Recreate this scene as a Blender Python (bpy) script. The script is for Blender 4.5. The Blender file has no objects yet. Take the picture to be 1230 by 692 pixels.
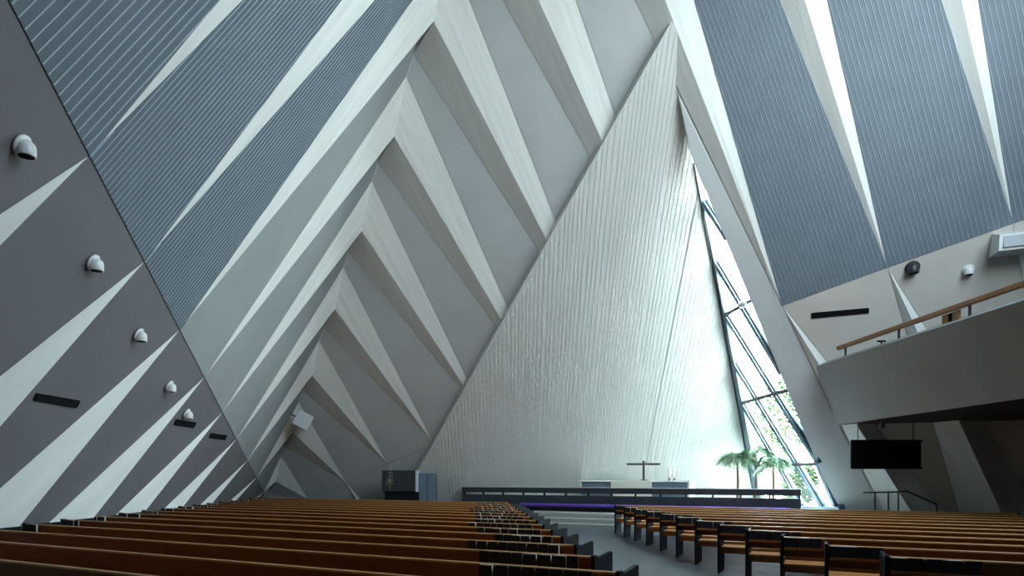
import bpy, bmesh, math, random
from mathutils import Vector as V, Matrix
random.seed(7)
S = bpy.context.scene
COL = S.collection
# ------------------------------------------------------------------ camera
F = 750.0                                   # focal length in pixels (1230 x 692)
CAM = V((0, 0, 1.67))
cam_d = bpy.data.cameras.new('camera'); cam = bpy.data.objects.new('camera', cam_d); COL.objects.link(cam)
cam.location = CAM; cam.rotation_euler = (math.radians(90), 0, 0)
cam_d.sensor_width = 36; cam_d.lens = F / 1230 * 36
cam_d.shift_y = (574 - 346) / 1230; cam_d.clip_end = 400; cam_d.clip_start = 0.05
S.camera = cam
# ------------------------------------------------------------------ sky, exposure
SKY = 26.0
w = bpy.data.worlds.new('overcast_sky'); S.world = w; w.use_nodes = True
wn = w.node_tree.nodes; wl = w.node_tree.links
bg = wn['Background']
tc = wn.new('ShaderNodeTexCoord'); sx = wn.new('ShaderNodeSeparateXYZ'); rp = wn.new('ShaderNodeValToRGB')
wl.new(tc.outputs['Generated'], sx.inputs[0]); wl.new(sx.outputs['Z'], rp.inputs[0])
rp.color_ramp.elements[0].color = (.86, .97, .98, 1); rp.color_ramp.elements[1].color = (.62, .82, 1, 1)
wl.new(rp.outputs[0], bg.inputs[0]); bg.inputs[1].default_value = SKY
S.view_settings.view_transform = 'Standard'; S.view_settings.look = 'None'
S.view_settings.gamma = 1; S.view_settings.use_curve_mapping = False
S.view_settings.exposure = 0.5
try:
    S.cycles.max_bounces = 10; S.cycles.diffuse_bounces = 6; S.cycles.transparent_max_bounces = 12
except Exception: pass

sun_d = bpy.data.lights.new('sun', 'SUN'); sun = bpy.data.objects.new('sun', sun_d); COL.objects.link(sun)
sun_d.energy = 128; sun_d.angle = math.radians(3); sun_d.color = (1, .97, .92)
sun.rotation_euler = V((-.5, .6, .6)).to_track_quat('Z', 'Y').to_euler()      # added behind the altar wall to bounce off outside surfaces: never shines straight in
# ------------------------------------------------------------------ planes of the folded shell
P0 = V((-11.8, 29.5, 0)); RD = V((-.756, 1, -1.1355))        # far corner, ridge direction (per metre of depth)
_a = math.radians(21.5)
FR = V((math.cos(_a), -math.sin(_a), 0)); FL = V((.124, -1, 0)).normalized()   # foot lines, away from the corner
NR = RD.cross(FR).normalized(); NL = -FL.cross(RD).normalized()
if NR.y > 0: NR = -NR
if NL.x < 0: NL = -NL
def ray(u, v): return V(((u - 615) / F, 1, (574 - v) / F))
def hit(u, v, n, p=P0):
    d = ray(u, v); return CAM + d * (n.dot(p - CAM) / n.dot(d))
def at(u, v, D): return CAM + ray(u, v) * D
PIN = P0 + NR * .32                                         # the altar wall's free edge stands proud of the slab, level with the rib crests
PA = hit(805, 28, NR, PIN); PL = hit(512, 548, NR, PIN)
NW = (PA - PL).cross(V((1, 0, 0))).normalized()
if NW.y > 0: NW = -NW                                         # altar wall faces the nave
PJ = hit(836, 195, NW, PA); PJB = hit(909, 608, NW, PA); PQ = hit(1003, 610, NR)
NG = (PJB - PJ).cross(PQ - PJ).normalized()
if NG.x > 0: NG = -NG                                         # glazing, faces the nave

# ------------------------------------------------------------------ materials
def mat(name, col, rough=.6, spec=.4, noise=None, bump=0, scale=6, stretch=None, uv=False, metal=0):
    m = bpy.data.materials.new(name); m.use_nodes = True
    nt = m.node_tree; b = nt.nodes['Principled BSDF']
    b.inputs['Roughness'].default_value = rough; b.inputs['Specular IOR Level'].default_value = spec
    b.inputs['Metallic'].default_value = metal
    b.inputs['Base Color'].default_value = (*col, 1)
    if noise:
        t = nt.nodes.new('ShaderNodeTexCoord'); mp = nt.nodes.new('ShaderNodeMapping')
        nz = nt.nodes.new('ShaderNodeTexNoise'); cr = nt.nodes.new('ShaderNodeValToRGB')
        nt.links.new(t.outputs['UV' if uv else 'Object'], mp.inputs[0]); nt.links.new(mp.outputs[0], nz.inputs[0])
        if stretch: mp.inputs['Scale'].default_value = stretch
        nz.inputs['Scale'].default_value = scale; nz.inputs['Detail'].default_value = 4
        nt.links.new(nz.outputs[0], cr.inputs[0])
        cr.color_ramp.elements[0].position = .3; cr.color_ramp.elements[1].position = .7
        cr.color_ramp.elements[0].color = (*[c * (1 - noise) for c in col], 1)
        cr.color_ramp.elements[1].color = (*[min(1, c * (1 + noise)) for c in col], 1)
        nt.links.new(cr.outputs[0], b.inputs['Base Color'])
        if bump:
            bp = nt.nodes.new('ShaderNodeBump'); bp.inputs['Strength'].default_value = bump; bp.inputs['Distance'].default_value = .02
            nt.links.new(nz.outputs[0], bp.inputs['Height']); nt.links.new(bp.outputs[0], b.inputs['Normal'])
    return m
M = {}
M['rib'] = mat('board_marked_concrete', (.78, .795, .77), .85, .2, .07, .5, 1.0, (.35, 7, 1), True)
M['warm'] = mat('lit_warm_concrete', (.62, .59, .54), .85, .2, .05, 0, .8)  # lower right concrete, lightened and warmed in colour for the light there
M['panel'] = mat('grey_plaster', (.60, .63, .64), .8, .25, .05, 0, .8)
M['low'] = mat('darkened_grey_concrete', (.175, .175, .19), .85, .2, .06, 0, .8)  # lower left concrete, darkened in colour to offset strong light on that slope
M['slat'] = mat('shaded_blue_grey_slats', (.115, .145, .178), .6, .3, .05, 0, 2)  # left slats, shade put into the colour to tone down that slope
M['slat_r'] = mat('lit_blue_grey_slats', (.175, .215, .26), .6, .3, .05, 0, 2)  # same slats, colour raised for the brighter right slope
M['panel_l'] = mat('shaded_grey_plaster', (.33, .36, .37), .8, .25, .05, 0, .8)  # left copy of the panel plaster, darkened in colour to read as less lit
M['groove'] = mat('pale_groove', (.38, .45, .50), .7, .3, .05, 0, 2)
M['altarwall'] = mat('pale_ribbed_concrete', (.66, .68, .655), .85, .2, .04, 0, 1.2, (3, .3, 1), True)
M['floor'] = mat('dark_slate_floor', (.045, .056, .068), .35, .4, .15, 0, 3)
M['step'] = mat('grey_stone', (.30, .32, .30), .6, .4, .12, 0, 6)
M['wood'] = mat('stained_pine', (.27, .082, .02), .5, .2, .22, .1, 5, (1.2, 14, 14))
M['cap'] = mat('pale_wood_edge', (.52, .27, .095), .42, .3, .12, 0, 5, (1, 14, 14))  # top rail wood, paler and more orange than the backrest
M['seat'] = mat('light_pine', (.46, .19, .055), .5, .25, .15, 0, 5, (1.2, 14, 14))
M['dark'] = mat('charcoal_paint', (.010, .012, .014), .7, .1, .1, 0, 5)
M['slate'] = mat('dark_slate', (.035, .044, .048), .45, .4, .2, 0, 6)
M['bluegrey'] = mat('blue_grey_board', (.13, .18, .23), .5, .4, .1, 0, 5)
M['black'] = mat('black_cloth_cover', (.012, .011, .013), .5, .3, .1, 0, 9)
M['pages'] = mat('white_pages', (.80, .80, .76), .8, .2, .05, 0, 30)
M['white'] = mat('white_linen', (.80, .80, .76), .85, .2, .04, 0, 9)
M['wax'] = mat('white_wax', (.85, .85, .82), .5, .4, .02, 0, 9)
M['lamp'] = mat('white_lamp_enamel', (.75, .77, .78), .35, .5, .02, 0, 9)
M['hole'] = mat('black_void', (.008, .008, .009), .8, .1, .1, 0, 9)
M['purple'] = mat('purple_cushion', (.11, .05, .36), .7, .3, .1, 0, 9)
M['steel'] = mat('blue_grey_steel', (.075, .14, .20), .35, .5, .05, 0, 5)
M['darksteel'] = mat('dark_steel', (.03, .035, .04), .4, .5, .05, 0, 5)
M['gold'] = mat('brass_inlay', (.42, .38, .24), .4, .5, .1, 0, 9)
M['rail'] = mat('oak_handrail', (.32, .15, .055), .4, .4, .2, 0, 5, (1, 12, 12))
M['frond'] = mat('palm_green', (.06, .13, .06), .35, .4, .3, 0, 4)
M['trunk'] = mat('palm_trunk', (.13, .10, .06), .8, .2, .3, .3, 12)
M['pot'] = mat('grey_planter', (.25, .25, .24), .7, .3, .1, 0, 6)
M['bounce_ground'] = mat('pale_bounce_ground', (.66, .67, .62), .9, .1, .1, 0, 1)  # outside ground made pale to bounce daylight up onto the altar wall
M['leaves'] = mat('garden_leaves', (.022, .05, .016), .8, .05, .35, 0, 3)
M['balcony'] = mat('balcony_concrete', (.34, .36, .36), .85, .2, .05, 0, .8)
M['soffit'] = mat('shade_dark_soffit', (.022, .02, .019), .8, .2, .1, 0, 2)  # colour darkened to stand for the shade under the gallery
g = bpy.data.materials.new('window_glass'); g.use_nodes = True
nt = g.node_tree; nt.nodes.remove(nt.nodes['Principled BSDF'])
tr = nt.nodes.new('ShaderNodeBsdfTransparent'); gl = nt.nodes.new('ShaderNodeBsdfGlossy'); mx = nt.nodes.new('ShaderNodeMixShader')
tr.inputs[0].default_value = (.93, .97, .97, 1); gl.inputs['Roughness'].default_value = .02; mx.inputs[0].default_value = .05
nt.links.new(tr.outputs[0], mx.inputs[1]); nt.links.new(gl.outputs[0], mx.inputs[2])
nt.links.new(mx.outputs[0], nt.nodes['Material Output'].inputs[0]); M['glass'] = g

# ------------------------------------------------------------------ mesh helpers
def mesh_obj(name, bm, m, parent=None, smooth=False):
    me = bpy.data.meshes.new(name); bm.normal_update(); bm.to_mesh(me); bm.free()
    if smooth:
        for p in me.polygons: p.use_smooth = True
    me.materials.append(M[m] if isinstance(m, str) else m)
    o = bpy.data.objects.new(name, me); COL.objects.link(o)
    if parent: o.parent = parent
    return o
def tag(o, label=None, cat=None, group=None, kind=None):
    if label: o['label'] = label
    if cat: o['category'] = cat
    if group: o['group'] = group
    if kind: o['kind'] = kind
    return o
def thing(name, label, cat, loc=(0, 0, 0), rz=0, group=None):
    o = bpy.data.objects.new(name, None); COL.objects.link(o)
    o.location = loc; o.rotation_euler = (0, 0, rz); o.empty_display_size = .2
    return tag(o, label, cat, group)
def copy_tree(o, parent=None):
    c = o.copy(); COL.objects.link(c); c.parent = parent
    for ch in list(o.children): copy_tree(ch, c)
    return c
def box(bm, x0, x1, y0, y1, z0, z1, mx=None, bev=0):
    ps = [V((x, y, z)) for x in (x0, x1) for y in (y0, y1) for z in (z0, z1)]
    if mx: ps = [mx @ p for p in ps]
    v = [bm.verts.new(p) for p in ps]
    fs = [bm.faces.new([v[i] for i in q]) for q in ((0, 1, 3, 2), (4, 6, 7, 5), (0, 4, 5, 1), (2, 3, 7, 6), (0, 2, 6, 4), (1, 5, 7, 3))]
    if bev:
        bmesh.ops.bevel(bm, geom=list({e for f in fs for e in f.edges}), offset=bev, segments=1, affect='EDGES')
def prism(bm, poly, n, t):
    """extrude a planar polygon (front face first) by t along -n"""
    a = [bm.verts.new(p) for p in poly]; b = [bm.verts.new(p - n * t) for p in poly]
    k = len(poly)
    bm.faces.new(a); bm.faces.new(b[::-1])
    for i in range(k): bm.faces.new((a[i], b[i], b[(i + 1) % k], a[(i + 1) % k]))
def clip(poly, p, n):
    """keep the part of the polygon on the side n points to"""
    out = []
    for i in range(len(poly)):
        a, b = poly[i], poly[(i + 1) % len(poly)]
        da, db = (a - p).dot(n), (b - p).dot(n)
        if da >= 0: out.append(a)
        if da * db < -1e-12: out.append(a + (b - a) * (da / (da - db)))
    return out if len(out) > 2 else []
def inset(poly, d):
    c = sum(poly, V()) / len(poly)
    nn = V()
    for i in range(len(poly)): nn += (poly[i] - c).cross(poly[(i + 1) % len(poly)] - c)
    nn.normalize(); out = list(poly)
    for i in range(len(poly)):
        a, b = poly[i], poly[(i + 1) % len(poly)]
        if (b - a).length < 1e-5: continue
        e = nn.cross((b - a).normalized())
        out = clip(out, a + e * d, e)
        if not out: return []
    return out
def beam(bm, a, b, n, wd, dp, off=0):
    """bar from a to b lying on a plane of normal n: width wd in the plane, depth dp behind"""
    d = (b - a).normalized(); s = n.cross(d).normalized() * wd / 2
    q = [a - s + n * off, b - s + n * off, b + s + n * off, a + s + n * off]
    prism(bm, q, n, dp)
def tube(bm, pts, r, seg=8):
    rings = []
    for i, p in enumerate(pts):
        d = (pts[min(i + 1, len(pts) - 1)] - pts[max(i - 1, 0)]).normalized()
        x = d.cross(V((0, 0, 1)) if abs(d.z) < .95 else V((1, 0, 0))).normalized(); y = d.cross(x)
        rr = r[i] if isinstance(r, (list, tuple)) else r
        rings.append([bm.verts.new(p + (x * math.cos(t) + y * math.sin(t)) * rr) for t in [2 * math.pi * k / seg for k in range(seg)]])
    for a, b in zip(rings, rings[1:]):
        for k in range(seg): bm.faces.new((a[k], a[(k + 1) % seg], b[(k + 1) % seg], b[k]))
    bm.faces.new(rings[0][::-1]); bm.faces.new(rings[-1])
def lathe(bm, prof, mx=None, seg=20):
    rings = []
    for r, z in prof:
        ps = [V((r * math.cos(2 * math.pi * k / seg), r * math.sin(2 * math.pi * k / seg), z)) for k in range(seg)]
        rings.append([bm.verts.new(mx @ p if mx else p) for p in ps])
    for a, b in zip(rings, rings[1:]):
        for k in range(seg): bm.faces.new((a[k], a[(k + 1) % seg], b[(k + 1) % seg], b[k]))
    bm.faces.new(rings[0][::-1]); bm.faces.new(rings[-1])
def uv_from(o, origin, ax, ay):
    me = o.data; uvl = me.uv_layers.new(name='UVMap')
    for lp in me.loops:
        d = me.vertices[lp.vertex_index].co - origin
        uvl.data[lp.index].uv = (d.dot(ax), d.dot(ay))

# ------------------------------------------------------------------ floor and chancel platform
RA = math.radians(26.04)
RV = V((math.cos(RA), -math.sin(RA), 0)); RN = V((math.sin(RA), math.cos(RA), 0))      # along a row, towards the altar
def pq(p, q, z=0): return RN * p + RV * q + V((0, 0, z))
BK1 = P0 + FL * 41.8; BK2 = P0 + FR * 40
bm = bmesh.new(); prism(bm, [V((-14, 32, 0)), V((-9, -15, 0)), V((28, -15, 0)), V((28, 32, 0))], V((0, 0, 1)), .3)
tag(mesh_obj('floor', bm, 'floor'), 'dark blue-grey stone floor of the nave and aisle', kind='structure')
plat = None
for k, (p, z0, z1) in enumerate(((19.45, 0.0, .15), (19.82, .15, .30), (20.19, .30, .45))):
    bm = bmesh.new()
    poly = [pq(p, -13.2 + .2 * k, z1), pq(p, 9.2 - .35 * k, z1), pq(p + 6.5, 9.2 - .35 * k, z1), pq(p + 12, 1, z1), pq(p + 10, -13.2 + .2 * k, z1)]
    poly = clip(poly, P0 + NR * .0 + V((.3, .7, 0)), V((NR.x, NR.y, 0)).normalized()) if False else poly
    poly = clip(poly, P0 + V((0, 2.2, 0)), V((0, -1, 0)))
    prism(bm, poly, V((0, 0, 1)), .15)
    o = mesh_obj('chancel_step', bm, 'step')
    if k == 2:
        bm = bmesh.new(); q2 = clip(poly, pq(p + .85, 0), RN); prism(bm, [v_ + V((0, 0, .006)) for v_ in q2], V((0, 0, 1)), .02)
        mesh_obj('bounce_paving', bm, mat('pale_bounce_stone', (.66, .66, .62), .5, .4, .06, 0, 4), o)  # hidden pale layer added to reflect window light up the altar wall
    tag(o, ['lowest', 'middle', 'top'][k] + ' grey stone step up to the chancel', kind='structure')
    bm = bmesh.new(); d = RN * -.012
    prism(bm, [pq(p, -13.2 + .2 * k, z1 + .004) + d, pq(p, 9.2 - .35 * k, z1 + .004) + d, pq(p, 9.2 - .35 * k, z1 + .004) + RN * .05, pq(p, -13.2 + .2 * k, z1 + .004) + RN * .05], V((0, 0, 1)), .03)
    mesh_obj('nosing', bm, mat('pale_nosing', (.5, .5, .46), .6) if k == 0 else bpy.data.materials['pale_nosing'], o)

# ------------------------------------------------------------------ folded side walls (ribs, panels, acoustic slats)
def ridge(D):                                                 # point on the line where both slabs meet
    return P0 + RD * (D - P0.y)
def Fi(i): return ridge(15.68 + 1.86 * i)
def Vi(i): return ridge(15.68 + 1.86 * i - 1.5)
def Ci(i):
    p = ridge(15.68 + 1.86 * i - .89); return p - V((0, 0, max(.16, .80 - .055 * i)))
KR = {6: (416, 580), 5: (466, 558), 4: (521, 533), 3: (585, 506), 2: (656, 476.5), 1: (737, 444), 0: (830, 407), -1: (939.5, 367), -2: (1066, 321), -3: (1217, 268)}
KRP = {i: hit(u, v, NR) for i, (u, v) in KR.items()}
KRP[7] = KRP[6] * 2 - KRP[5]; KRP[-4] = KRP[-3] * 2 - KRP[-2]
KLP = {}
_k0 = hit(107, 187, NL); _k7 = hit(308, 574, NL)
for i in range(-4, 8): KLP[i] = _k0 + (_k7 - _k0) * ((i + 1) / 7)
def NLf(i):                                                   # near valley at floor, left
    D = 4.2 + 2.52 * (i + 1); return V((P0.x - .124 * (D - P0.y), D, 0))
def NRf(i):
    K = KRP[i]; t = (K - P0).dot(FR)
    s = {-1: 5.2, -2: 5.0, -3: 5.0, -4: 5.0}.get(i, .55 * K.z)
    return P0 + FR * (t + s)
def wL(i): return max(.5, 1.8 - .17 * (i + 1))
def wR(i): return {-1: 1.8, -2: 2.2, -3: 2.3, -4: 2.3}.get(i, .27 * KRP[i].z)
ECLIP = ridge(8.2)
def chk(poly): return [p for p in poly]
def build_side(side):
    left = side == 'left'
    n, foot = (NL, FL) if left else (NR, FR)
    K, NF, W = (KLP, NLf, wL) if left else (KRP, NRf, wR)
    rng = range(-4 if not left else -4, 8)
    Ff = {i: NF(i) - foot * W(i) * (.74 if left else 1) for i in rng}
    ftop = lambda i: ridge(15.68 + 1.86 * i - (.42 if left else 0)); vtop = lambda i: Vi(i)
    upper, lower = [], []                                     # slab strips
    for i in rng:
        upper.append(([vtop(i), ftop(i), K[i]], i, 'rib')); lower.append(([K[i], NF(i), Ff[i]], i, 'rib'))
        if i - 1 in K and i - 1 >= rng[0]:
            upper.append(([vtop(i), K[i], K[i - 1], ftop(i - 1)], i, 'panel'))
            lower.append(([K[i], Ff[i], NF(i - 1), K[i - 1]] if False else [K[i], NF(i), Ff[i - 1], K[i - 1]], i, 'panel'))
    # closing pieces: towards the corner and towards the rear
    upper.append(([ftop(7), K[7], P0], 7.5, 'end')); lower.append(([K[7], Ff[7], P0], 7.5, 'end'))
    back = BK1 if left else BK2
    e = rng[0]
    upper.append(([vtop(e), K[e], K[e] + foot * 22], -9, 'end'))
    lower.append(([K[e], NF(e), back, K[e] + foot * 22], -9, 'end'))
    # lower panels run from the far valley of one rib to the near valley of the next
    def hole(poly, i, kind, up):
        if left: return poly
        if i >= 1 or (i >= 0 and up): return clip(poly, PA, -NW)
        if i == 0:
            if kind == 'rib': return clip(poly, PA, -NW)
            # panel between rib 0 and rib -1 below the knots: only the pier to the right of the glazing remains
            return clip(poly, PA, -NW)
        return poly
    bmk = bmesh.new()
    for lst, up in ((upper, 1), (lower, 0)):
        for poly, i, kind in lst:
            q = hole(poly, i, kind, up)
            if q: prism(bmk, [p - n * .03 for p in q], n, .35)
    if not left:
        # pier beside the glazing: valley of rib -1, glazing edge, floor
        e0 = PQ + (PQ - PJ_S) * (PQ.z / (PJ_S.z - PQ.z))
        va, vb = ftop(-1), K[-1]; tt = (PA - va).dot(NW) / (vb - va).dot(NW)
        pier = [PJ_S, e0, Ff[-1], vb, va + (vb - va) * tt]
        prism(bmk, [p - n * .03 for p in pier], n, .35)
    root = mesh_obj('wall_' + side, bmk, 'low' if left else 'rib')  # right backing whitened so its unseen outer face reflects light into the chancel
    tag(root, ('folded concrete slope on the left of the nave' if left else 'folded concrete slope on the right around the chancel'), kind='structure')
    # panels
    def put(poly, name, m, t=.03, gap=.012):
        q = inset(poly, gap)
        if q:
            b = bmesh.new(); prism(b, q, n, t); return mesh_obj(name, b, m, root)
    for poly, i, kind in upper:
        if kind == 'rib': continue
        q = hole(poly, i, kind, 1)
        if not q: continue
        slatted = kind == 'panel' and ((left and i <= 1) or (not left and i <= -1))
        if kind == 'panel' and slatted and i > (-4 if left else -4):
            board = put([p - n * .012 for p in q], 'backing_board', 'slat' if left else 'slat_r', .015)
            jb = bmesh.new()
            ax = ((poly[0] + poly[3]) / 2 - (poly[1] + poly[2]) / 2).normalized()
            sd = n.cross(ax).normalized()
            if sd.dot(foot) < 0: sd = -sd                     # towards the rear
            org = poly[1]; ds = [(p - org).dot(sd) for p in q]; pitch = .145 if left and i == -1 else .105; s = min(ds)
            while s < max(ds):
                st = clip(clip(q, org + sd * (s + pitch * .13), sd), org + sd * (s + pitch), -sd)
                if st and max((p - org).dot(ax) for p in st) - min((p - org).dot(ax) for p in st) > .3:
                    b = bmesh.new(); k = len(st)
                    hgt = lambda p: n * .014
                    a = [b.verts.new(p + hgt(p)) for p in st]; c = [b.verts.new(p - n * .012) for p in st]
                    b.faces.new(a)
                    for j in range(k): b.faces.new((a[j], c[j], c[(j + 1) % k], a[(j + 1) % k]))
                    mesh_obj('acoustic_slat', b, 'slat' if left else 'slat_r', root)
                jt = clip(clip(q, org + sd * s, sd), org + sd * (s + pitch * .12), -sd)
                if jt: prism(jb, [p + n * .022 for p in jt], n, .03)
                s += pitch
            jo = mesh_obj('joint_strips', jb, 'groove', root); tag(jo, kind='stuff')
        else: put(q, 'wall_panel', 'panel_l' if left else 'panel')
    for poly, i, kind in lower:
        if kind == 'rib': continue
        q = hole(poly, i, kind, 0)
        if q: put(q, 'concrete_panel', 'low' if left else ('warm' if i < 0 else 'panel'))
    if not left: put(pier, 'pier_panel', 'panel')
    # ribs
    for i in rng:
        Cf = NF(i) - foot * W(i) / 2 + n * (.4 * W(i))
        for up in (1, 0):
            if up: near, far = [vtop(i), Ci(i), K[i]], [ftop(i), Ci(i), K[i]]
            else: near, far = [NF(i), Cf, K[i]], [Ff[i], Cf, K[i]]
            polys = [near, far]
            if not left and i >= 0: polys = [clip(p, PA, -NW) for p in polys]
            if not left and i == -1 and up: pass
            b = bmesh.new()
            for p in polys:
                if p: b.faces.new([b.verts.new(x) for x in p])
            if not b.faces: b.free(); continue
            o = mesh_obj('concrete_rib', b, 'rib', root)
            ax = (K[i] - (vtop(i) if up else NF(i))).normalized()
            uv_from(o, K[i] + V((i * 3.3, 0, 0)), ax, n.cross(ax))
    return root
# where the glazing's right edge meets the slab: its top lies in the valley of the rib beside it
_va = Fi(-1); _vb = KRP[-1]
PJ_S = hit(830, 186, NR)
wall_left = build_side('left'); wall_right = build_side('right')

bm = bmesh.new(); o_ = (V((0, 0, 1)) - RD.normalized() * RD.normalized().z).normalized() * .22
tube(bm, [ridge(4) + o_, ridge(30) + o_], .26, 6); mesh_obj('ridge_gap_filler', bm, 'rib', wall_left)  # added behind the ridge to stop light leaking between the slabs
# altar wall: leaning slab behind the chancel
e_l = PL + (PL - PA) * (PL.z / (PA.z - PL.z)); e_r = PJB + (PJB - PJ) * (PJB.z / (PJ.z - PJB.z))
wpoly = [PA, e_l, e_r, PJ, PJ + V((1.0, 0, 0)), PA + V((.06, 0, 0))]
bm = bmesh.new(); prism(bm, wpoly, NW, .3)
aw = tag(mesh_obj('wall_altar', bm, 'altarwall'), 'pale leaning triangular concrete wall behind the altar', kind='structure')
up = (V((0, 0, 1)) - NW * NW.z).normalized()
uv_from(aw, e_l, V((1, 0, 0)), up)
bm = bmesh.new(); x = e_l.x
rd = (up + V((.05, 0, 0))).normalized()
while x < e_r.x + 1:
    wd = random.uniform(.05, .085); o0 = V((x, e_l.y, 0))
    st = clip(clip(wpoly, o0, V((1, 0, 0))), o0 + V((wd, 0, 0)), V((-1, 0, 0)))
    if st: prism(bm, [p + NW * random.uniform(.012, .02) for p in st] if False else [p + NW * .008 for p in st], NW, .008)
    x += wd + random.uniform(.05, .085)
o = mesh_obj('form_ribs', bm, 'altarwall', aw); tag(o, kind='stuff'); uv_from(o, e_l, V((1, 0, 0)), up)

# ------------------------------------------------------------------ chancel window
g0 = hit(1008, 609.6, NG, PJ)
wintri = [PJ, PJB + (PJB - PJ) * .01, hit(1003, 610, NG, PJ)]
win = bpy.data.objects.new('window_1', None); COL.objects.link(win); win.location = (0, 0, 0)
tag(win, 'tall triangular leaning window of the chancel with blue-grey bars', kind='structure')
def gp(u, v): return hit(u, v, NG, PJ)
def wbar(name, a, b, wd, dp, m='steel', off=.03):
    bm = bmesh.new(); beam(bm, gp(*a), gp(*b), NG, wd, dp, off); return mesh_obj(name, bm, m, win)
cuts = {'Z': ((846, 243), (874, 287)), 'A': ((860, 316), (939, 449)), 'B': ((871, 378), (983, 556.5)), 'C': ((881, 435), (988, 609.5)), 'D': ((892, 485), (962, 607))}
for a, b in cuts.values():
    wbar('mullion', a, b, .17, .20, off=.06); wbar('glazing_bead', a, b, .27, .05, 'darksteel', .0)
for a, b in (((871, 378.5), (906, 359)), ((892, 483.5), (949, 467)), ((953, 557), (981, 556.2))): wbar('crossbar', a, b, .11, .10, 'darksteel', .08)
jd = (PJB - PJ).normalized(); js = NG.cross(jd).normalized()
if js.y > 0: js = -js
bm = bmesh.new(); prism(bm, [PJ + NG * .06, PJB + NG * .06, PJB + NG * .06 + js * .52, PJ + NG * .06 + js * .02], NG, .16); mesh_obj('jamb', bm, 'steel', win)
bm = bmesh.new(); prism(bm, [PJ + NG * .09, PJB + NG * .09, PJB + NG * .09 + js * .07, PJ + NG * .09 + js * .05], NG, .2); mesh_obj('jamb_edge', bm, 'darksteel', win)
wbar('edge_bar', (981, 557), (1002, 608), .16, .14)
wbar('sill', (904, 608.6), (1010, 611), .16, .2, off=.05)
# panes: the triangle cut by the bars
panes = [[PJ, PJB, hit(1012, 631, NG, PJ)]]
for kk in ('Z', 'A', 'B', 'C', 'D'):
    a, b = map(lambda q: gp(*q), cuts[kk]); side = NG.cross((b - a).normalized()); nxt = []
    for p in panes:
        for s_ in (1, -1):
            q = clip(p, a, side * s_)
            if q: nxt.append(q)
    panes = nxt
for a, b, keys in (((871, 378.5), (906, 359), None), ((892, 483.5), (949, 467), None), ((953, 557), (985, 556), None)):
    A_, B_ = gp(*a), gp(*b); side = NG.cross((B_ - A_).normalized()); nxt = []
    lo, hi = min(A_.z, B_.z), max(A_.z, B_.z); mid = (A_ + B_) / 2
    for p in panes:
        ins = [((q - A_).dot((B_ - A_).normalized())) for q in p]
        # only the strips the bar really spans
        c1, c2 = clip(p, A_, side), clip(p, A_, -side)
        if c1 and c2:
            cr = [q for q in c1 if abs((q - A_).dot(side)) < 1e-4]
            m_ = sum(cr, V()) / max(1, len(cr)); t_ = (m_ - A_).dot((B_ - A_).normalized()) / (B_ - A_).length
            if 0 < t_ < 1: nxt += [c1, c2]; continue
        nxt.append(p)
    panes = nxt
for p in panes:
    p = inset(p, .02)
    if p: bm = bmesh.new(); prism(bm, [q - NG * .04 for q in p], NG, .012); mesh_obj('pane', bm, 'glass', win)

# ------------------------------------------------------------------ rear slope with the big daylight opening (behind the camera), roof peak
E_L = KLP[-4] + FL * 22; E_R = KRP[-4] + FR * 22
PK = ridge(8.0)
RX = (BK2 - BK1); RW = RX.length; RX = RX.normalized()
NB = RX.cross(PK - BK1).normalized()
if NB.y < 0: NB = -NB
RU = (PK - BK1) - RX * (PK - BK1).dot(RX); RH = RU.length; RU = RU.normalized()
def rp_(s, t): return BK1 + RX * (s * RW) + RU * (t * RH)
OS0, OS1, OT0, OT1 = .47, .65, .33, .58
bm = bmesh.new()
for q in (((-.1, -.02), (1.1, -.02), (1.1, OT0), (-.1, OT0)), ((-.1, OT1), (1.1, OT1), (1.1, 1.3), (-.1, 1.3)),
          ((-.1, OT0), (OS0, OT0), (OS0, OT1), (-.1, OT1)), ((OS1, OT0), (1.1, OT0), (1.1, OT1), (OS1, OT1))):
    prism(bm, [rp_(*c) for c in q], NB, .4)
wr = tag(mesh_obj('wall_rear', bm, 'low'), 'leaning rear slope of the nave behind the viewer', kind='structure')
bm = bmesh.new()
for k in range(1, 6): beam(bm, rp_(OS0 + (OS1 - OS0) * k / 6, OT0), rp_(OS0 + (OS1 - OS0) * k / 6, OT1), NB, .12, .2)
beam(bm, rp_(OS0, (OT0 + OT1) / 2), rp_(OS1, (OT0 + OT1) / 2), NB, .12, .2)
M['dimmer'] = bpy.data.materials.new('dimming_rear_glass'); M['dimmer'].use_nodes = True  # added filter pane, only there to weaken daylight from the rear opening
nt = M['dimmer'].node_tree; nt.nodes.remove(nt.nodes['Principled BSDF']); tr = nt.nodes.new('ShaderNodeBsdfTransparent')
tr.inputs[0].default_value = (.43, .445, .455, 1); nt.links.new(tr.outputs[0], nt.nodes['Material Output'].inputs[0])
w2 = tag(mesh_obj('window_2', bm, 'steel'), 'large rear window behind the viewer', kind='structure')
bm = bmesh.new(); prism(bm, [rp_(*c) - NB * .1 for c in ((OS0, OT0), (OS1, OT0), (OS1, OT1), (OS0, OT1))], NB, .01)
bm.faces.ensure_lookup_table(); bmesh.ops.delete(bm, geom=bm.faces[1:], context='FACES'); mesh_obj('dimming_pane', bm, 'dimmer', w2)
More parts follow.
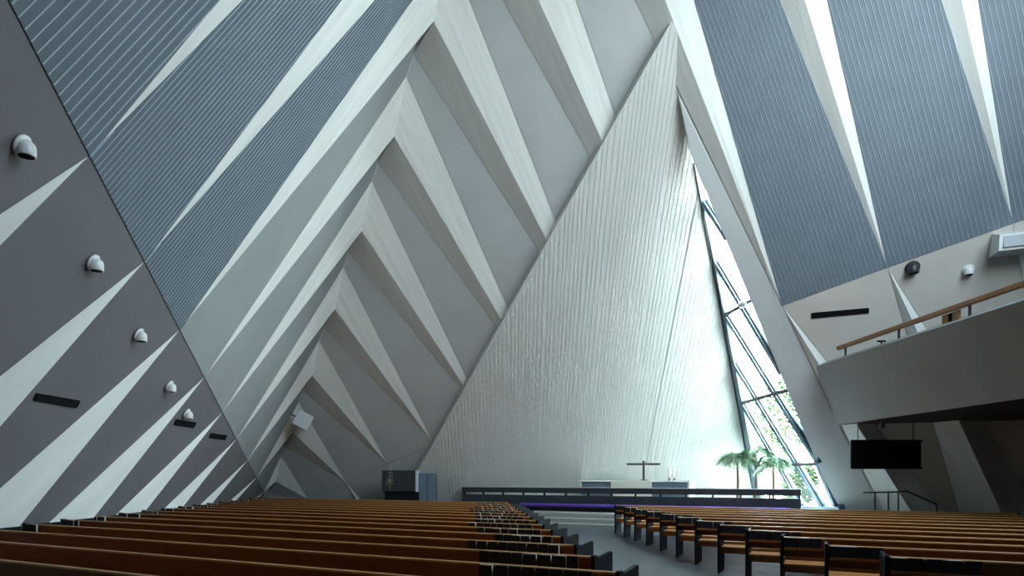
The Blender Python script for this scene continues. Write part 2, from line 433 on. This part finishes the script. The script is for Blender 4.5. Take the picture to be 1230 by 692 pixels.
# portals help the renderer find the sky through both windows
def portal(name, c, x, y, sx_, sy_):
    ld = bpy.data.lights.new(name, 'AREA'); ld.shape = 'RECTANGLE'; ld.size = sx_; ld.size_y = sy_
    o = bpy.data.objects.new(name, ld); COL.objects.link(o)
    z = x.cross(y); o.matrix_world = Matrix(((x.x, y.x, z.x, c.x), (x.y, y.y, z.y, c.y), (x.z, y.z, z.z, c.z), (0, 0, 0, 1)))
    try: ld.cycles.is_portal = True
    except Exception: pass
c_ = rp_((OS0 + OS1) / 2, (OT0 + OT1) / 2)
portal('daylight_portal', c_, RX, NB.cross(RX) * -1 if False else -NB.cross(RX), (OS1 - OS0) * RW, (OT1 - OT0) * RH)
gx = jd; gy = NG.cross(jd)
cen = (PJ + PJB + PQ) / 3
portal('daylight_portal', (PJ + PJB * .5 + PQ * .5) / 2 - NG * .3, gx, -gy if False else (-NG).cross(gx), 17, 8)

# ------------------------------------------------------------------ gallery on the right
AV = V((-.073, 1, 0)).normalized(); AC = V((AV.y, -AV.x, 0))                             # along the gallery, outwards (+x)
ZT, ZB = 4.92, 3.27
def gx_(D, top): return V((8.85 - .073 * (D - 18.5), D, ZT)) if top else V((9.85 - .073 * (D - 19), D, ZB))
D0, D1 = 19.3, 4.6
g1, g2, g3, g4 = gx_(D0 - .7, 1), gx_(D1, 1), gx_(D1, 0), gx_(D0, 0)
ng = (g2 - g1).cross(g4 - g1).normalized()
if ng.x > 0: ng = -ng
bm = bmesh.new(); prism(bm, [g1, g2, g3, g4], ng, .16)
gal = tag(mesh_obj('wall_gallery', bm, 'balcony'), 'smooth grey concrete gallery parapet jutting out on the right', kind='structure')
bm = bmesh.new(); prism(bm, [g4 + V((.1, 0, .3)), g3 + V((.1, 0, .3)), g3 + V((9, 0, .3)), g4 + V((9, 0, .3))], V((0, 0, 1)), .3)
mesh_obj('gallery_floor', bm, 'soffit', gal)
hr = thing('gallery_handrail', 'oak handrail on steel posts along the gallery parapet', 'handrail', gx_(17.2, 1))
def loc(o, p): return p - o.location
bm = bmesh.new(); a, b = gx_(17.35, 1), gx_(4.8, 1)
mxr = Matrix.Translation(loc(hr, a) + V((.12, 0, .40))) @ Matrix(((AC.x, -AV.x, 0, 0), (AC.y, -AV.y, 0, 0), (0, 0, 1, 0), (0, 0, 0, 1)))
box(bm, -.05, .05, 0, (b - a).length, -.11, 0, mxr, .015); mesh_obj('rail', bm, 'rail', hr)
for D in (17.0, 14.9, 12.8, 10.7, 8.6, 6.5):
    bm = bmesh.new(); p = loc(hr, gx_(D, 1)) + V((.12, 0, 0)); box(bm, p.x - .02, p.x + .02, p.y - .02, p.y + .02, p.z - .02, p.z + .30); mesh_obj('post', bm, 'darksteel', hr)
# wooden rest fixed under the handrail
u0 = at(1136, 384, 13.35)
st = thing('reading_rest', 'short wooden rest with dark slot hanging under the gallery handrail', 'rest', (gx_(13.3, 1).x + .16, 13.3, ZT))
for k, (y0, y1) in enumerate(((-.22, -.04), (.10, .28))):
    bm = bmesh.new(); box(bm, -.04, .02, y0, y1, .0, .27); mesh_obj('board', bm, 'rail', st)
bm = bmesh.new(); box(bm, -.02, .02, -.05, .11, .0, .27); mesh_obj('slot', bm, 'hole', st)
# far wall under the gallery, shade put into its colour
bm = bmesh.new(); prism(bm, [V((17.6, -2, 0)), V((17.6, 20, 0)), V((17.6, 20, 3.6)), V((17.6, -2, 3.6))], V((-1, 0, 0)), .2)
tag(mesh_obj('wall_right_rear', bm, 'soffit'), 'wall under the gallery at far right, colour darkened for shade', kind='structure')

# ------------------------------------------------------------------ things on the slopes
def on_slope(u, v, n): return hit(u, v, n)
def frame_on(p, n, down=None):
    z = n; x = V((0, 0, 1)).cross(z).normalized(); y = z.cross(x)                        # x level, y up the slope
    return Matrix(((x.x, y.x, z.x, p.x), (x.y, y.y, z.y, p.y), (x.z, y.z, z.z, p.z), (0, 0, 0, 1)))
def spot(u, v, n, r, label, m='lamp', group=None):
    p = on_slope(u, v, n) + n * .02
    t = thing('downlight', label, 'lamp', p, group=group); fr = Matrix.Translation(-p) @ frame_on(p, n)
    bm = bmesh.new(); lathe(bm, [(r * 1.15, 0), (r * 1.15, .02), (r * 1.05, .03)], fr); mesh_obj('base_ring', bm, m, t, True)
    c = V(n) * r * .5
    bm = bmesh.new(); prof = [(r * .86, -.95 * r), (r * .9, -.9 * r), (r * .9, -.1 * r)] + [(r * .9 * math.cos(a), r * .75 * math.sin(a)) for a in [math.pi / 2 * k / 6 for k in range(1, 6)]] + [(.005, r * .75)]
    tilt = Matrix.Rotation(0, 4, 'Z')
    lathe(bm, prof, Matrix.Translation(c)); mesh_obj('shade', bm, m, t, True)
    bm = bmesh.new(); lathe(bm, [(r * .74, -.965 * r), (r * .74, -.955 * r)], Matrix.Translation(c)); mesh_obj('mouth', bm, 'hole', t)
    return t
for (u, v, lab) in ((24, 173, 'largest white dome lamp, nearest on the left slope'), (110, 314, 'white dome lamp on the second bay of the left slope'),
                    (165, 401, 'white dome lamp on the third bay of the left slope'), (202, 463, 'small white dome lamp on the fourth bay of the left slope'),
                    (223, 496, 'small white dome lamp just above a dark vent on the left slope')):
    spot(u, v, NL, .115, lab, group='dome lamps on the left slope')
spot(1163, 324, NR, .12, 'white dome lamp above the wooden gallery handrail')
spot(1096, 321, NR, .15, 'black dome lamp on the pale wall above the gallery', 'darksteel')
spot(604, 387, NR, .10, 'small white lamp at the foot of a rib beside the altar wall')
def vent(pts, n, label):
    q = [hit(u, v, n) for u, v in pts]; c = sum(q, V()) / 4
    t = thing('air_vent', label, 'vent', c)
    bm = bmesh.new(); prism(bm, [p - c + n * .012 for p in q], n, .05); mesh_obj('opening', bm, 'hole', t)
    bm = bmesh.new()
    for i in range(4):
        beam(bm, q[i] - c, q[(i + 1) % 4] - c, n, .03, .03, .02)
    mesh_obj('frame', bm, 'hole', t)
    for k in range(1, 4):
        bm = bmesh.new(); beam(bm, q[0].lerp(q[3], k / 4) - c, q[1].lerp(q[2], k / 4) - c, n, .02, .02, .018); mesh_obj('louvre', bm, 'dark', t)
vent(((43, 473), (95, 482), (91, 489), (40, 480)), NL, 'long black air vent low on the left slope, nearest one')
vent(((211, 504), (235, 508), (232, 513.5), (209, 510)), NL, 'black air vent under a small lamp on the left slope')
vent(((253, 520.5), (272, 523.5), (270, 528), (251, 525.5)), NL, 'smallest black air vent, farthest on the left slope')
vent(((975, 376.5), (1043, 370.5), (1043, 375.5), (975, 382)), NR, 'long thin black vent above the gallery on the right')
p = hit(899, 361, NG, PJ) + NG * .22
t = thing('window_lamp', 'small round white lamp at the end of the upper window crossbar', 'lamp', p)
bm = bmesh.new(); lathe(bm, [(.09, -.10), (.12, -.06), (.125, .02), (.08, .09), (.01, .11)], None, 16); mesh_obj('shade', bm, 'lamp', t, True)
bm = bmesh.new(); tube(bm, [V((0, 0, 0)), -NG * .2], .02, 6); mesh_obj('bracket', bm, 'darksteel', t)
gp_ = gx_(15.5, 1); gp_.x += .1
t = thing('clamp_bracket', 'tiny black clamp on the parapet edge below the pale rib', 'bracket', gp_)
bm = bmesh.new(); box(bm, -.012, .012, -.012, .012, 0, .13); mesh_obj('stem', bm, 'hole', t)
bm = bmesh.new(); box(bm, -.10, .10, -.02, .02, .12, .16); mesh_obj('arm', bm, 'hole', t)
# white loudspeaker box far left under the ridge
p = hit(347, 496, NL) + NL * .62
t = thing('loudspeaker', 'white square loudspeaker box high in the far left corner', 'speaker', p)
sm = Matrix.Rotation(math.radians(18), 4, 'Z') @ Matrix.Rotation(math.radians(28), 4, 'Y')
bm = bmesh.new(); box(bm, -.31, .31, -.18, .18, -.31, .31, sm, .02); mesh_obj('cabinet', bm, 'lamp', t)
bm = bmesh.new(); box(bm, -.28, .28, -.19, -.17, -.28, .28, sm); mesh_obj('grille', bm, mat('pale_speaker_cloth', (.62, .66, .70), .8), t)
bm = bmesh.new(); tube(bm, [V((0, .1, 0)), -NL * .5], .03); mesh_obj('bracket', bm, 'darksteel', t)
# white projector-like box at right
p = hit(1213, 285, NR) + NR * .30
t = thing('wall_box', 'white box unit fixed to the slope above the gallery at far right', 'box', p)
fm = Matrix.Rotation(math.radians(-22), 4, 'Z')
bm = bmesh.new()
a = [V((-.38, -.28, -.32)), V((.9, -.28, -.32)), V((.9, -.34, .05)), V((-.38, -.34, .05)), V((-.38, .45, -.25)), V((.9, .45, -.25)), V((.9, .3, .30)), V((-.38, .3, .30))]
vs = [bm.verts.new(fm @ q) for q in a]
for f in ((0, 1, 2, 3), (3, 2, 6, 7), (4, 7, 6, 5), (0, 3, 7, 4), (1, 5, 6, 2), (0, 4, 5, 1)): bm.faces.new([vs[i] for i in f])
mesh_obj('casing', bm, 'lamp', t)
bm = bmesh.new(); box(bm, -.3, .8, -.345, -.30, -.26, .0, fm); mesh_obj('front_panel', bm, mat('pale_grey_panel', (.45, .48, .52), .6), t)
# screen, rail and lamp under the gallery
t = thing('dark_screen', 'wide black screen hung on the wall under the gallery', 'screen', at(1064, 546, 18.0))
bm = bmesh.new(); box(bm, -1.0, 1.0, -.04, .04, -.40, .40, Matrix.Rotation(-_a * .0, 4, 'Z'), .01); mesh_obj('panel', bm, 'hole', t)
bm = bmesh.new(); box(bm, -1.02, 1.02, -.06, -.035, .37, .42); box(bm, -1.02, 1.02, -.06, -.035, -.42, -.37); mesh_obj('frame', bm, 'dark', t)
for sx_ in (-.8, .8):
    bm = bmesh.new(); box(bm, sx_ - .01, sx_ + .01, .0, .02, .40, ZB - t.location.z + .0); mesh_obj('hanger', bm, 'darksteel', t)
pr0 = at(1037, 592, 16.8); zr = pr0.z
t = thing('stair_railing', 'thin dark metal stair railing under the gallery', 'railing', (pr0.x, pr0.y, 0))
def rl(u, v): return at(u, v, 16.8) - V((pr0.x, pr0.y, 0))
bm = bmesh.new(); tube(bm, [rl(1037, 592), rl(1078, 591), rl(1089, 590), rl(1125, 606)], .022, 6); mesh_obj('top_rail', bm, 'darksteel', t)
for u in (1051, 1067, 1079, 1125):
    a = rl(u, 592 if u < 1100 else 606); bm = bmesh.new(); tube(bm, [V((a.x, a.y, 0)), a], .02, 6); mesh_obj('post', bm, 'darksteel', t)
t = thing('soffit_spotlight', 'small black spotlight hanging from the gallery underside', 'lamp', at(1059, 503, 17.0).xy.to_3d() + V((0, 0, ZB)))
bm = bmesh.new(); tube(bm, [V((0, 0, 0)), V((0, 0, -.08))], .02, 8); mesh_obj('stem', bm, 'darksteel', t)
bm = bmesh.new(); lathe(bm, [(.04, -.08), (.07, -.10), (.08, -.24)], None, 12); mesh_obj('shade', bm, 'darksteel', t, True)

# ------------------------------------------------------------------ chancel furniture
RROT = -RA
def rowframe(p): return Matrix.Translation(p) @ Matrix.Rotation(RROT, 4, 'Z')
rl0 = V((-2.0, 25.0, .45)); RL = 12.32
t = thing('altar_rail', 'long dark slate communion rail with a slit along it, in front of altar', 'altar rail', rl0, RROT)
bm = bmesh.new(); box(bm, 0, RL, -.02, .16, .65, .84, None, .01); mesh_obj('upper_beam', bm, 'slate', t)
bm = bmesh.new(); box(bm, -.01, RL + .01, -.06, .22, .84, .87, None, .01); mesh_obj('ledge', bm, mat('pale_ledge', (.36, .38, .38), .35), t)
bm = bmesh.new(); box(bm, 0, RL, -.02, .16, 0, .565, None, .01); mesh_obj('lower_panel', bm, 'slate', t)
for k in range(0, 15):
    bm = bmesh.new(); x = .04 + k * (RL - .12) / 14; box(bm, x, x + .05, .02, .12, .565, .65); mesh_obj('spacer', bm, 'dark', t)
kp = rl0 - RN * .55 + RV * 2.75
t = thing('kneeler', 'long purple kneeling cushion on a dark base before the altar rail', 'kneeler', kp, RROT)
bm = bmesh.new(); box(bm, 0, 9.3, 0, .34, .16, .28, None, .04); mesh_obj('cushion', bm, 'purple', t)
bm = bmesh.new(); box(bm, .02, 9.28, .03, .32, 0, .16); mesh_obj('base', bm, 'hole', t)
# altar
ac = V((4.47, 23.15, .45))
t = thing('altar_plinth', 'low stone plinth under the altar', 'plinth', ac, RROT)
bm = bmesh.new(); box(bm, -2.6, 2.6, -.5, 1.4, 0, .15); mesh_obj('slab', bm, 'step', t)
az = .60; AH = .97
t = thing('altar', 'dark slate altar table with white cloth over top and middle', 'altar', (ac.x, ac.y, az), RROT)
bm = bmesh.new(); box(bm, -2.0, 2.0, 0, .9, 0, AH - .06, None, .01); mesh_obj('body', bm, 'bluegrey', t)
bm = bmesh.new(); box(bm, -2.08, 2.08, -.05, .95, AH - .06, AH, None, .015); mesh_obj('altar_cloth', bm, 'white', t)
bm = bmesh.new(); box(bm, -.82, .72, -.07, -.02, .12, AH + .004, None, .008); mesh_obj('front_cloth', bm, mat('ivory_cloth', (.74, .73, .64), .85), t)
bm = bmesh.new(); box(bm, 2.0, 2.09, -.05, .95, .35, AH, None, .01); mesh_obj('side_cloth', bm, 'white', t)
zt = az + AH
ax_, c0 = at(773, 577, 23.6), None
t = thing('altar_cross', 'slim black cross standing on the altar', 'cross', (ax_.x, ax_.y, zt), 0)
bm = bmesh.new(); box(bm, -.035, .035, -.035, .035, 0, .74); mesh_obj('upright', bm, 'darksteel', t)
bm = bmesh.new(); box(bm, -.625, .625, -.03, .03, .575, .655); mesh_obj('crossbeam', bm, 'darksteel', t)
bm = bmesh.new(); box(bm, -.12, .12, -.12, .12, 0, .03); mesh_obj('foot', bm, 'darksteel', t)
for k, u in enumerate((804, 809.6)):
    p = at(u, 577, 23.3)
    t = thing('altar_candle', ('left' if k == 0 else 'right') + ' of the two tall white candles on the altar', 'candle', (p.x, p.y, zt), group='altar candles')
    bm = bmesh.new(); lathe(bm, [(.06, 0), (.06, .02), (.02, .04), (.02, .07), (.055, .09), (.055, .10)], None, 12); mesh_obj('holder', bm, 'darksteel', t, True)
    bm = bmesh.new(); lathe(bm, [(.045, .10), (.045, .50), (.02, .51)], None, 12); mesh_obj('candle', bm, 'wax', t, True)
    bm = bmesh.new(); tube(bm, [V((0, 0, .50)), V((0, 0, .53))], .006, 5); mesh_obj('wick', bm, 'hole', t)
# pulpit
pc = at(479, 590, 24.2); pc.z = 0
t = thing('pulpit', 'dark slate pulpit with a brass Christogram, left of the altar rail', 'pulpit', pc, math.radians(-9))
bm = bmesh.new(); box(bm, -.69, .67, 0, .55, 1.13, 1.96, None, .015); mesh_obj('reading_box', bm, 'slate', t)
bm = bmesh.new(); box(bm, .67, .695, .0, .55, 1.13, 1.96); mesh_obj('pale_edge', bm, mat('pale_edge_board', (.42, .47, .52), .5), t)
bm = bmesh.new(); box(bm, -.60, .69, .08, .75, 0, 1.13); mesh_obj('base', bm, 'dark', t)
# Christogram: X with a P on the long upright
ex, ez = -.36, 1.57
mk = bmesh.new()
def stroke(bm, a, b, r=.011): tube(bm, [V((a[0], -.012, a[1])), V((b[0], -.012, b[1]))], r, 5)
stroke(mk, (ex, ez - .36), (ex, ez + .32)); stroke(mk, (ex - .14, ez - .17), (ex + .14, ez + .12)); stroke(mk, (ex + .14, ez - .17), (ex - .14, ez + .12))
stroke(mk, (ex - .16, ez - .02), (ex + .16, ez - .02), .008)
arc = [V((ex + .085 * math.sin(q) + .02, -.012, ez + .235 + .085 * math.cos(q))) for q in [math.pi * k / 8 for k in range(-2, 9)]]
tube(mk, arc, .011, 5); mesh_obj('christogram', mk, 'gold', t)
for k in range(2):
    bm = bmesh.new(); x0 = .71 + k * .35; box(bm, x0 + .01, x0 + .34, .30, .36, 0, 1.85); mesh_obj('side_panel', bm, 'bluegrey', t)
bm = bmesh.new(); box(bm, .70, 1.41, .36, .40, 0, 1.83); mesh_obj('back_board', bm, 'dark', t)

# ------------------------------------------------------------------ palms
def frond(L, az_, el, droop, seed):
    rnd = random.Random(seed); bm = bmesh.new(); N = 10; pts = []
    for k in range(N + 1):
        s = k / N; h = L * (s * math.cos(el) * (1 - .12 * s)); z = L * (s * math.sin(el) - droop * s * s)
        pts.append(V((h * math.cos(az_), h * math.sin(az_), z)))
    tube(bm, pts, [.014 * (1 - .8 * k / N) for k in range(N + 1)], 5)
    side = V((-math.sin(az_), math.cos(az_), 0))
    for k in range(2 * N):
        s = .18 + .8 * k / (2 * N); i = min(int(s * N), N - 1); p = pts[i].lerp(pts[i + 1], s * N - i)
        fw = (pts[i + 1] - pts[i]).normalized(); ll = .50 * math.sin(math.pi * (s * .85 + .12)) * L / 1.3
        for sg in (1, -1):
            d = (side * sg * .8 + fw * .65 + V((0, 0, -.5 - .5 * rnd.random()))).normalized()
            wv = fw * .022; mid = p + d * ll * .5 + V((0, 0, .02)); end = p + d * ll + V((0, 0, -.10 * ll))
            a = [bm.verts.new(x) for x in (p - wv * .4, p + wv * .4, mid + wv, mid - wv, end)]
            bm.faces.new((a[0], a[1], a[2], a[3])); bm.faces.new((a[3], a[2], a[4]))
    return bm
def palm(u, D, h, L, n, seed, label, lean=0):
    p = at(u, 586, D); t = thing('potted_palm', label, 'palm', (p.x, p.y, .45))
    bm = bmesh.new(); lathe(bm, [(.20, 0), (.27, .42), (.29, .42), (.29, .46), (.25, .46), (.25, .40)], None, 20); mesh_obj('planter', bm, 'pot', t, True)
    bm = bmesh.new(); lathe(bm, [(.25, .38), (.25, .41)], None, 16); mesh_obj('soil', bm, 'trunk', t)
    bm = bmesh.new(); tube(bm, [V((0, 0, .38)), V((.02 + lean * .4, 0, h * .6)), V((lean, .02, h))], [.06, .05, .04], 8); mesh_obj('trunk', bm, 'trunk', t)
    r = random.Random(seed)
    for k in range(n):
        az_ = 2 * math.pi * k / n * 1.0 + r.uniform(-.25, .25)
        f = mesh_obj('frond', frond(L * r.uniform(.8, 1.1), az_, r.uniform(.75, 1.35), r.uniform(.7, 1.0), seed * 31 + k), 'frond', t); f.location = (lean, .02, h - .03)
palm(886, 22.9, 1.75, 1.75, 12, 3, 'left potted palm with arching fronds behind the altar rail')
palm(929, 22.0, 1.6, 1.6, 11, 5, 'right potted palm close to the leaning window')
palm(908, 22.7, 2.05, 1.45, 9, 8, 'taller thin palm between the two others, by the window')

# ------------------------------------------------------------------ pews
SP = .955
def pew_mesh(L, left_block):
    parts = []
    b = bmesh.new()
    q = [(0, .0, .835), (0, .035, .835), (0, .10, .57), (0, .065, .57)]
    def ext(bm, prof, x0, x1):
        a = [bm.verts.new((x0, y, z)) for _, y, z in prof]; c = [bm.verts.new((x1, y, z)) for _, y, z in prof]
        k = len(prof); bm.faces.new(a); bm.faces.new(c[::-1])
        for i in range(k): bm.faces.new((a[i], c[i], c[(i + 1) % k], a[(i + 1) % k]))
    ext(b, [(0, .0, .825), (0, .035, .825), (0, .09, .57), (0, .055, .57)], .04, L - .04); parts.append(('backrest', b, 'wood'))
    b = bmesh.new(); box(b, .04, L - .04, -.012, .045, .825, .85, None, .006); parts.append(('top_rail', b, 'cap'))
    b = bmesh.new(); box(b, .04, L - .04, .12, .32, .425, .46, None, .005); parts.append(('seat_plank', b, 'seat'))
    b = bmesh.new(); box(b, .04, L - .04, .36, .56, .425, .46, None, .005); parts.append(('seat_plank', b, 'seat'))
    b = bmesh.new(); box(b, .04, L - .04, .12, .15, .34, .425); parts.append(('seat_rail', b, 'wood'))
    for x in (0, L - .04):
        b = bmesh.new()
        prof = [(0, -.02, 0), (0, .56, 0), (0, .60, .30), (0, .60, .83), (0, .57, .845), (0, .10, .825), (0, .05, .86), (0, -.03, .86)]
        ext(b, prof, x, x + .04); parts.append(('end_panel', b, 'dark'))
    n = max(1, int(L / 2.4))
    for k in range(1, n):
        b = bmesh.new(); box(b, L * k / n - .02, L * k / n + .02, .05, .52, 0, .425); parts.append(('support', b, 'dark'))
    return parts
def rack(bm, x0, x1):
    box(bm, x0, x1, -.075, .04, .675, .69); box(bm, x0, x1, -.078, -.07, .675, .71)
# hymnal: two cover boards, spine and a block of pages
hb = bmesh.new()
box(hb, 0, .125, -.024, -.020, 0, .15); box(hb, 0, .125, -.002, .002, 0, .15); box(hb, -.003, .002, -.024, .002, 0, .15)
hymnal0 = mesh_obj('hymnal', hb, 'black')
hb = bmesh.new(); box(hb, .003, .121, -.0195, -.0025, .004, .147); hp = mesh_obj('pages', hb, 'pages', hymnal0)
hb = bmesh.new(); box(hb, 0, .135, -.034, -.030, 0, .150); box(hb, 0, .135, .0, .004, 0, .150); box(hb, -.003, .002, -.034, .004, 0, .150)
hymnal1 = mesh_obj('hymnal', hb, 'black')
hb = bmesh.new(); box(hb, .003, .134, -.0295, -.0005, .003, .152); hp1 = mesh_obj('pages', hb, 'pages', hymnal1)
used = [False, False]
NTH = ['first', 'second', 'third', 'fourth', 'fifth', 'sixth', 'seventh', 'eighth', 'ninth', 'tenth']
ORD = ['front', 'second', 'third', 'fourth', 'fifth', 'sixth', 'seventh', 'eighth', 'ninth', 'tenth', 'eleventh', 'twelfth', 'thirteenth', 'fourteenth', 'fifteenth', 'sixteenth', 'rearmost']
def put_books(org, x0, n, row, block, end):
    x = x0
    rot = Matrix.Rotation(RROT, 4, 'Z')
    for k in range(n):
        thick = random.random() < .30
        src = hymnal1 if thick else hymnal0
        if used[thick]:
            o = src.copy(); COL.objects.link(o)
            c = (hp1 if thick else hp).copy(); COL.objects.link(c); c.parent = o
        else: o = src; used[thick] = True
        wd = .142 if thick else .130
        o.location = org + rot @ V((x, -.014 if not thick else -.018, .6905)); o.rotation_euler = (random.uniform(-.04, 0) * 0, 0, RROT)
        kind = 'thick white-edged hymnal' if thick else 'thin black hymnal'
        tag(o, f'{kind}, {NTH[k]} from left, {end} end of {row} pew, {block} block', 'book', f'hymnals at the {end} end of the {block} block pews')
        x += wd + random.choice((.004, .006, .01, .03))
    return x
def make_pew(p, D_l, D_r, xl, xr, row, block, books_l, books_r):
    a = V((xl, D_l, 0)); L = (V((xr, D_r, 0)) - a).length
    t = thing('pew', f'long brown wooden pew, {row} row of the {block} block', 'pew', a, RROT, f'pews of the {block} block')
    for nm, b, m in pew_mesh(L, block == 'left'): mesh_obj(nm, b, m, t)
    if books_l:
        b = bmesh.new(); rack(b, .05, .05 + .15 * books_l + .1); mesh_obj('book_rack', b, 'wood', t); put_books(a, .06, books_l, row, block, 'wall' if block == 'left' else 'aisle')
    if books_r:
        w_ = .152 * books_r + .12
        b = bmesh.new(); rack(b, L - .05 - w_, L - .05); mesh_obj('book_rack', b, 'wood', t); put_books(a, L - .04 - w_ + random.uniform(0, .03), books_r, row, block, 'aisle')
def solve(p, x0, k):        # point on the line X = x0 + k D with row coordinate p
    D = (p - .439 * x0) / (.439 * k + .8985); return D, x0 + k * D
for i in range(14, -3, -1):
    p = 5.27 + SP * i
    Dl, xl = solve(p, -7.36, -.124); Dr, xr = solve(p, 1.30, -.066)
    make_pew(p, Dl, Dr, xl, xr, ORD[14 - i], 'left', random.choice((3, 4, 4, 5)) if i >= 0 else 0, random.choice((6, 7, 8, 9)) if i >= 0 else 0)
for i in range(12):
    p = 18.05 - SP * .996 * i
    Dl, xl = solve(p, 4.36, -.07)
    L = 9.6
    make_pew(p, Dl, Dl - .439 * L, xl, xl + .8985 * L, ORD[i], 'right', random.choice((3, 3, 4, 5)), 0)

# ------------------------------------------------------------------ garden outside the window
bm = bmesh.new(); prism(bm, [V((11.2, 60, -.3)), V((60, 60, -.3)), V((60, 21, -.3)), V((11.2, 21, -.3))], V((0, 0, 1)), .3)
tag(mesh_obj('garden_ground', bm, 'bounce_ground'), kind='structure')
def tree(x, y, h, r, seed, label):
    rnd = random.Random(seed); t = thing('garden_tree', label, 'tree', (x, y, -.3))
    bm = bmesh.new(); tube(bm, [V((0, 0, 0)), V((.1, 0, h * .4)), V((0, .1, h * .8))], [.16, .12, .05], 8); mesh_obj('trunk', bm, 'trunk', t)
    bm = bmesh.new()
    for k in range(2600):
        d = V((rnd.gauss(0, 1), rnd.gauss(0, 1), rnd.gauss(0, 1))).normalized() * r * rnd.uniform(.3, 1) ** .5
        c = V((d.x, d.y, h * .68 + d.z * 1.3)); a = rnd.uniform(0, 6.28); s = rnd.uniform(.09, .16)
        u_ = V((math.cos(a), math.sin(a), rnd.uniform(-.5, .5))) * s; w_ = V((-math.sin(a), math.cos(a), rnd.uniform(-.8, .8))) * s * .5
        v = [bm.verts.new(q) for q in (c - u_, c + w_, c + u_, c - w_)]; bm.faces.new(v)
    o = mesh_obj('crown', bm, 'leaves', t); tag(o, kind='stuff')
tree(15.7, 36, 8.0, 1.7, 2, 'pale green tree outside, seen low through the window bars')
tree(20.3, 49, 11, 2.4, 4, 'tall green tree farther off beyond the window')
tree(15.0, 32.5, 2.4, .9, 6, 'small bush outside close to the window foot')
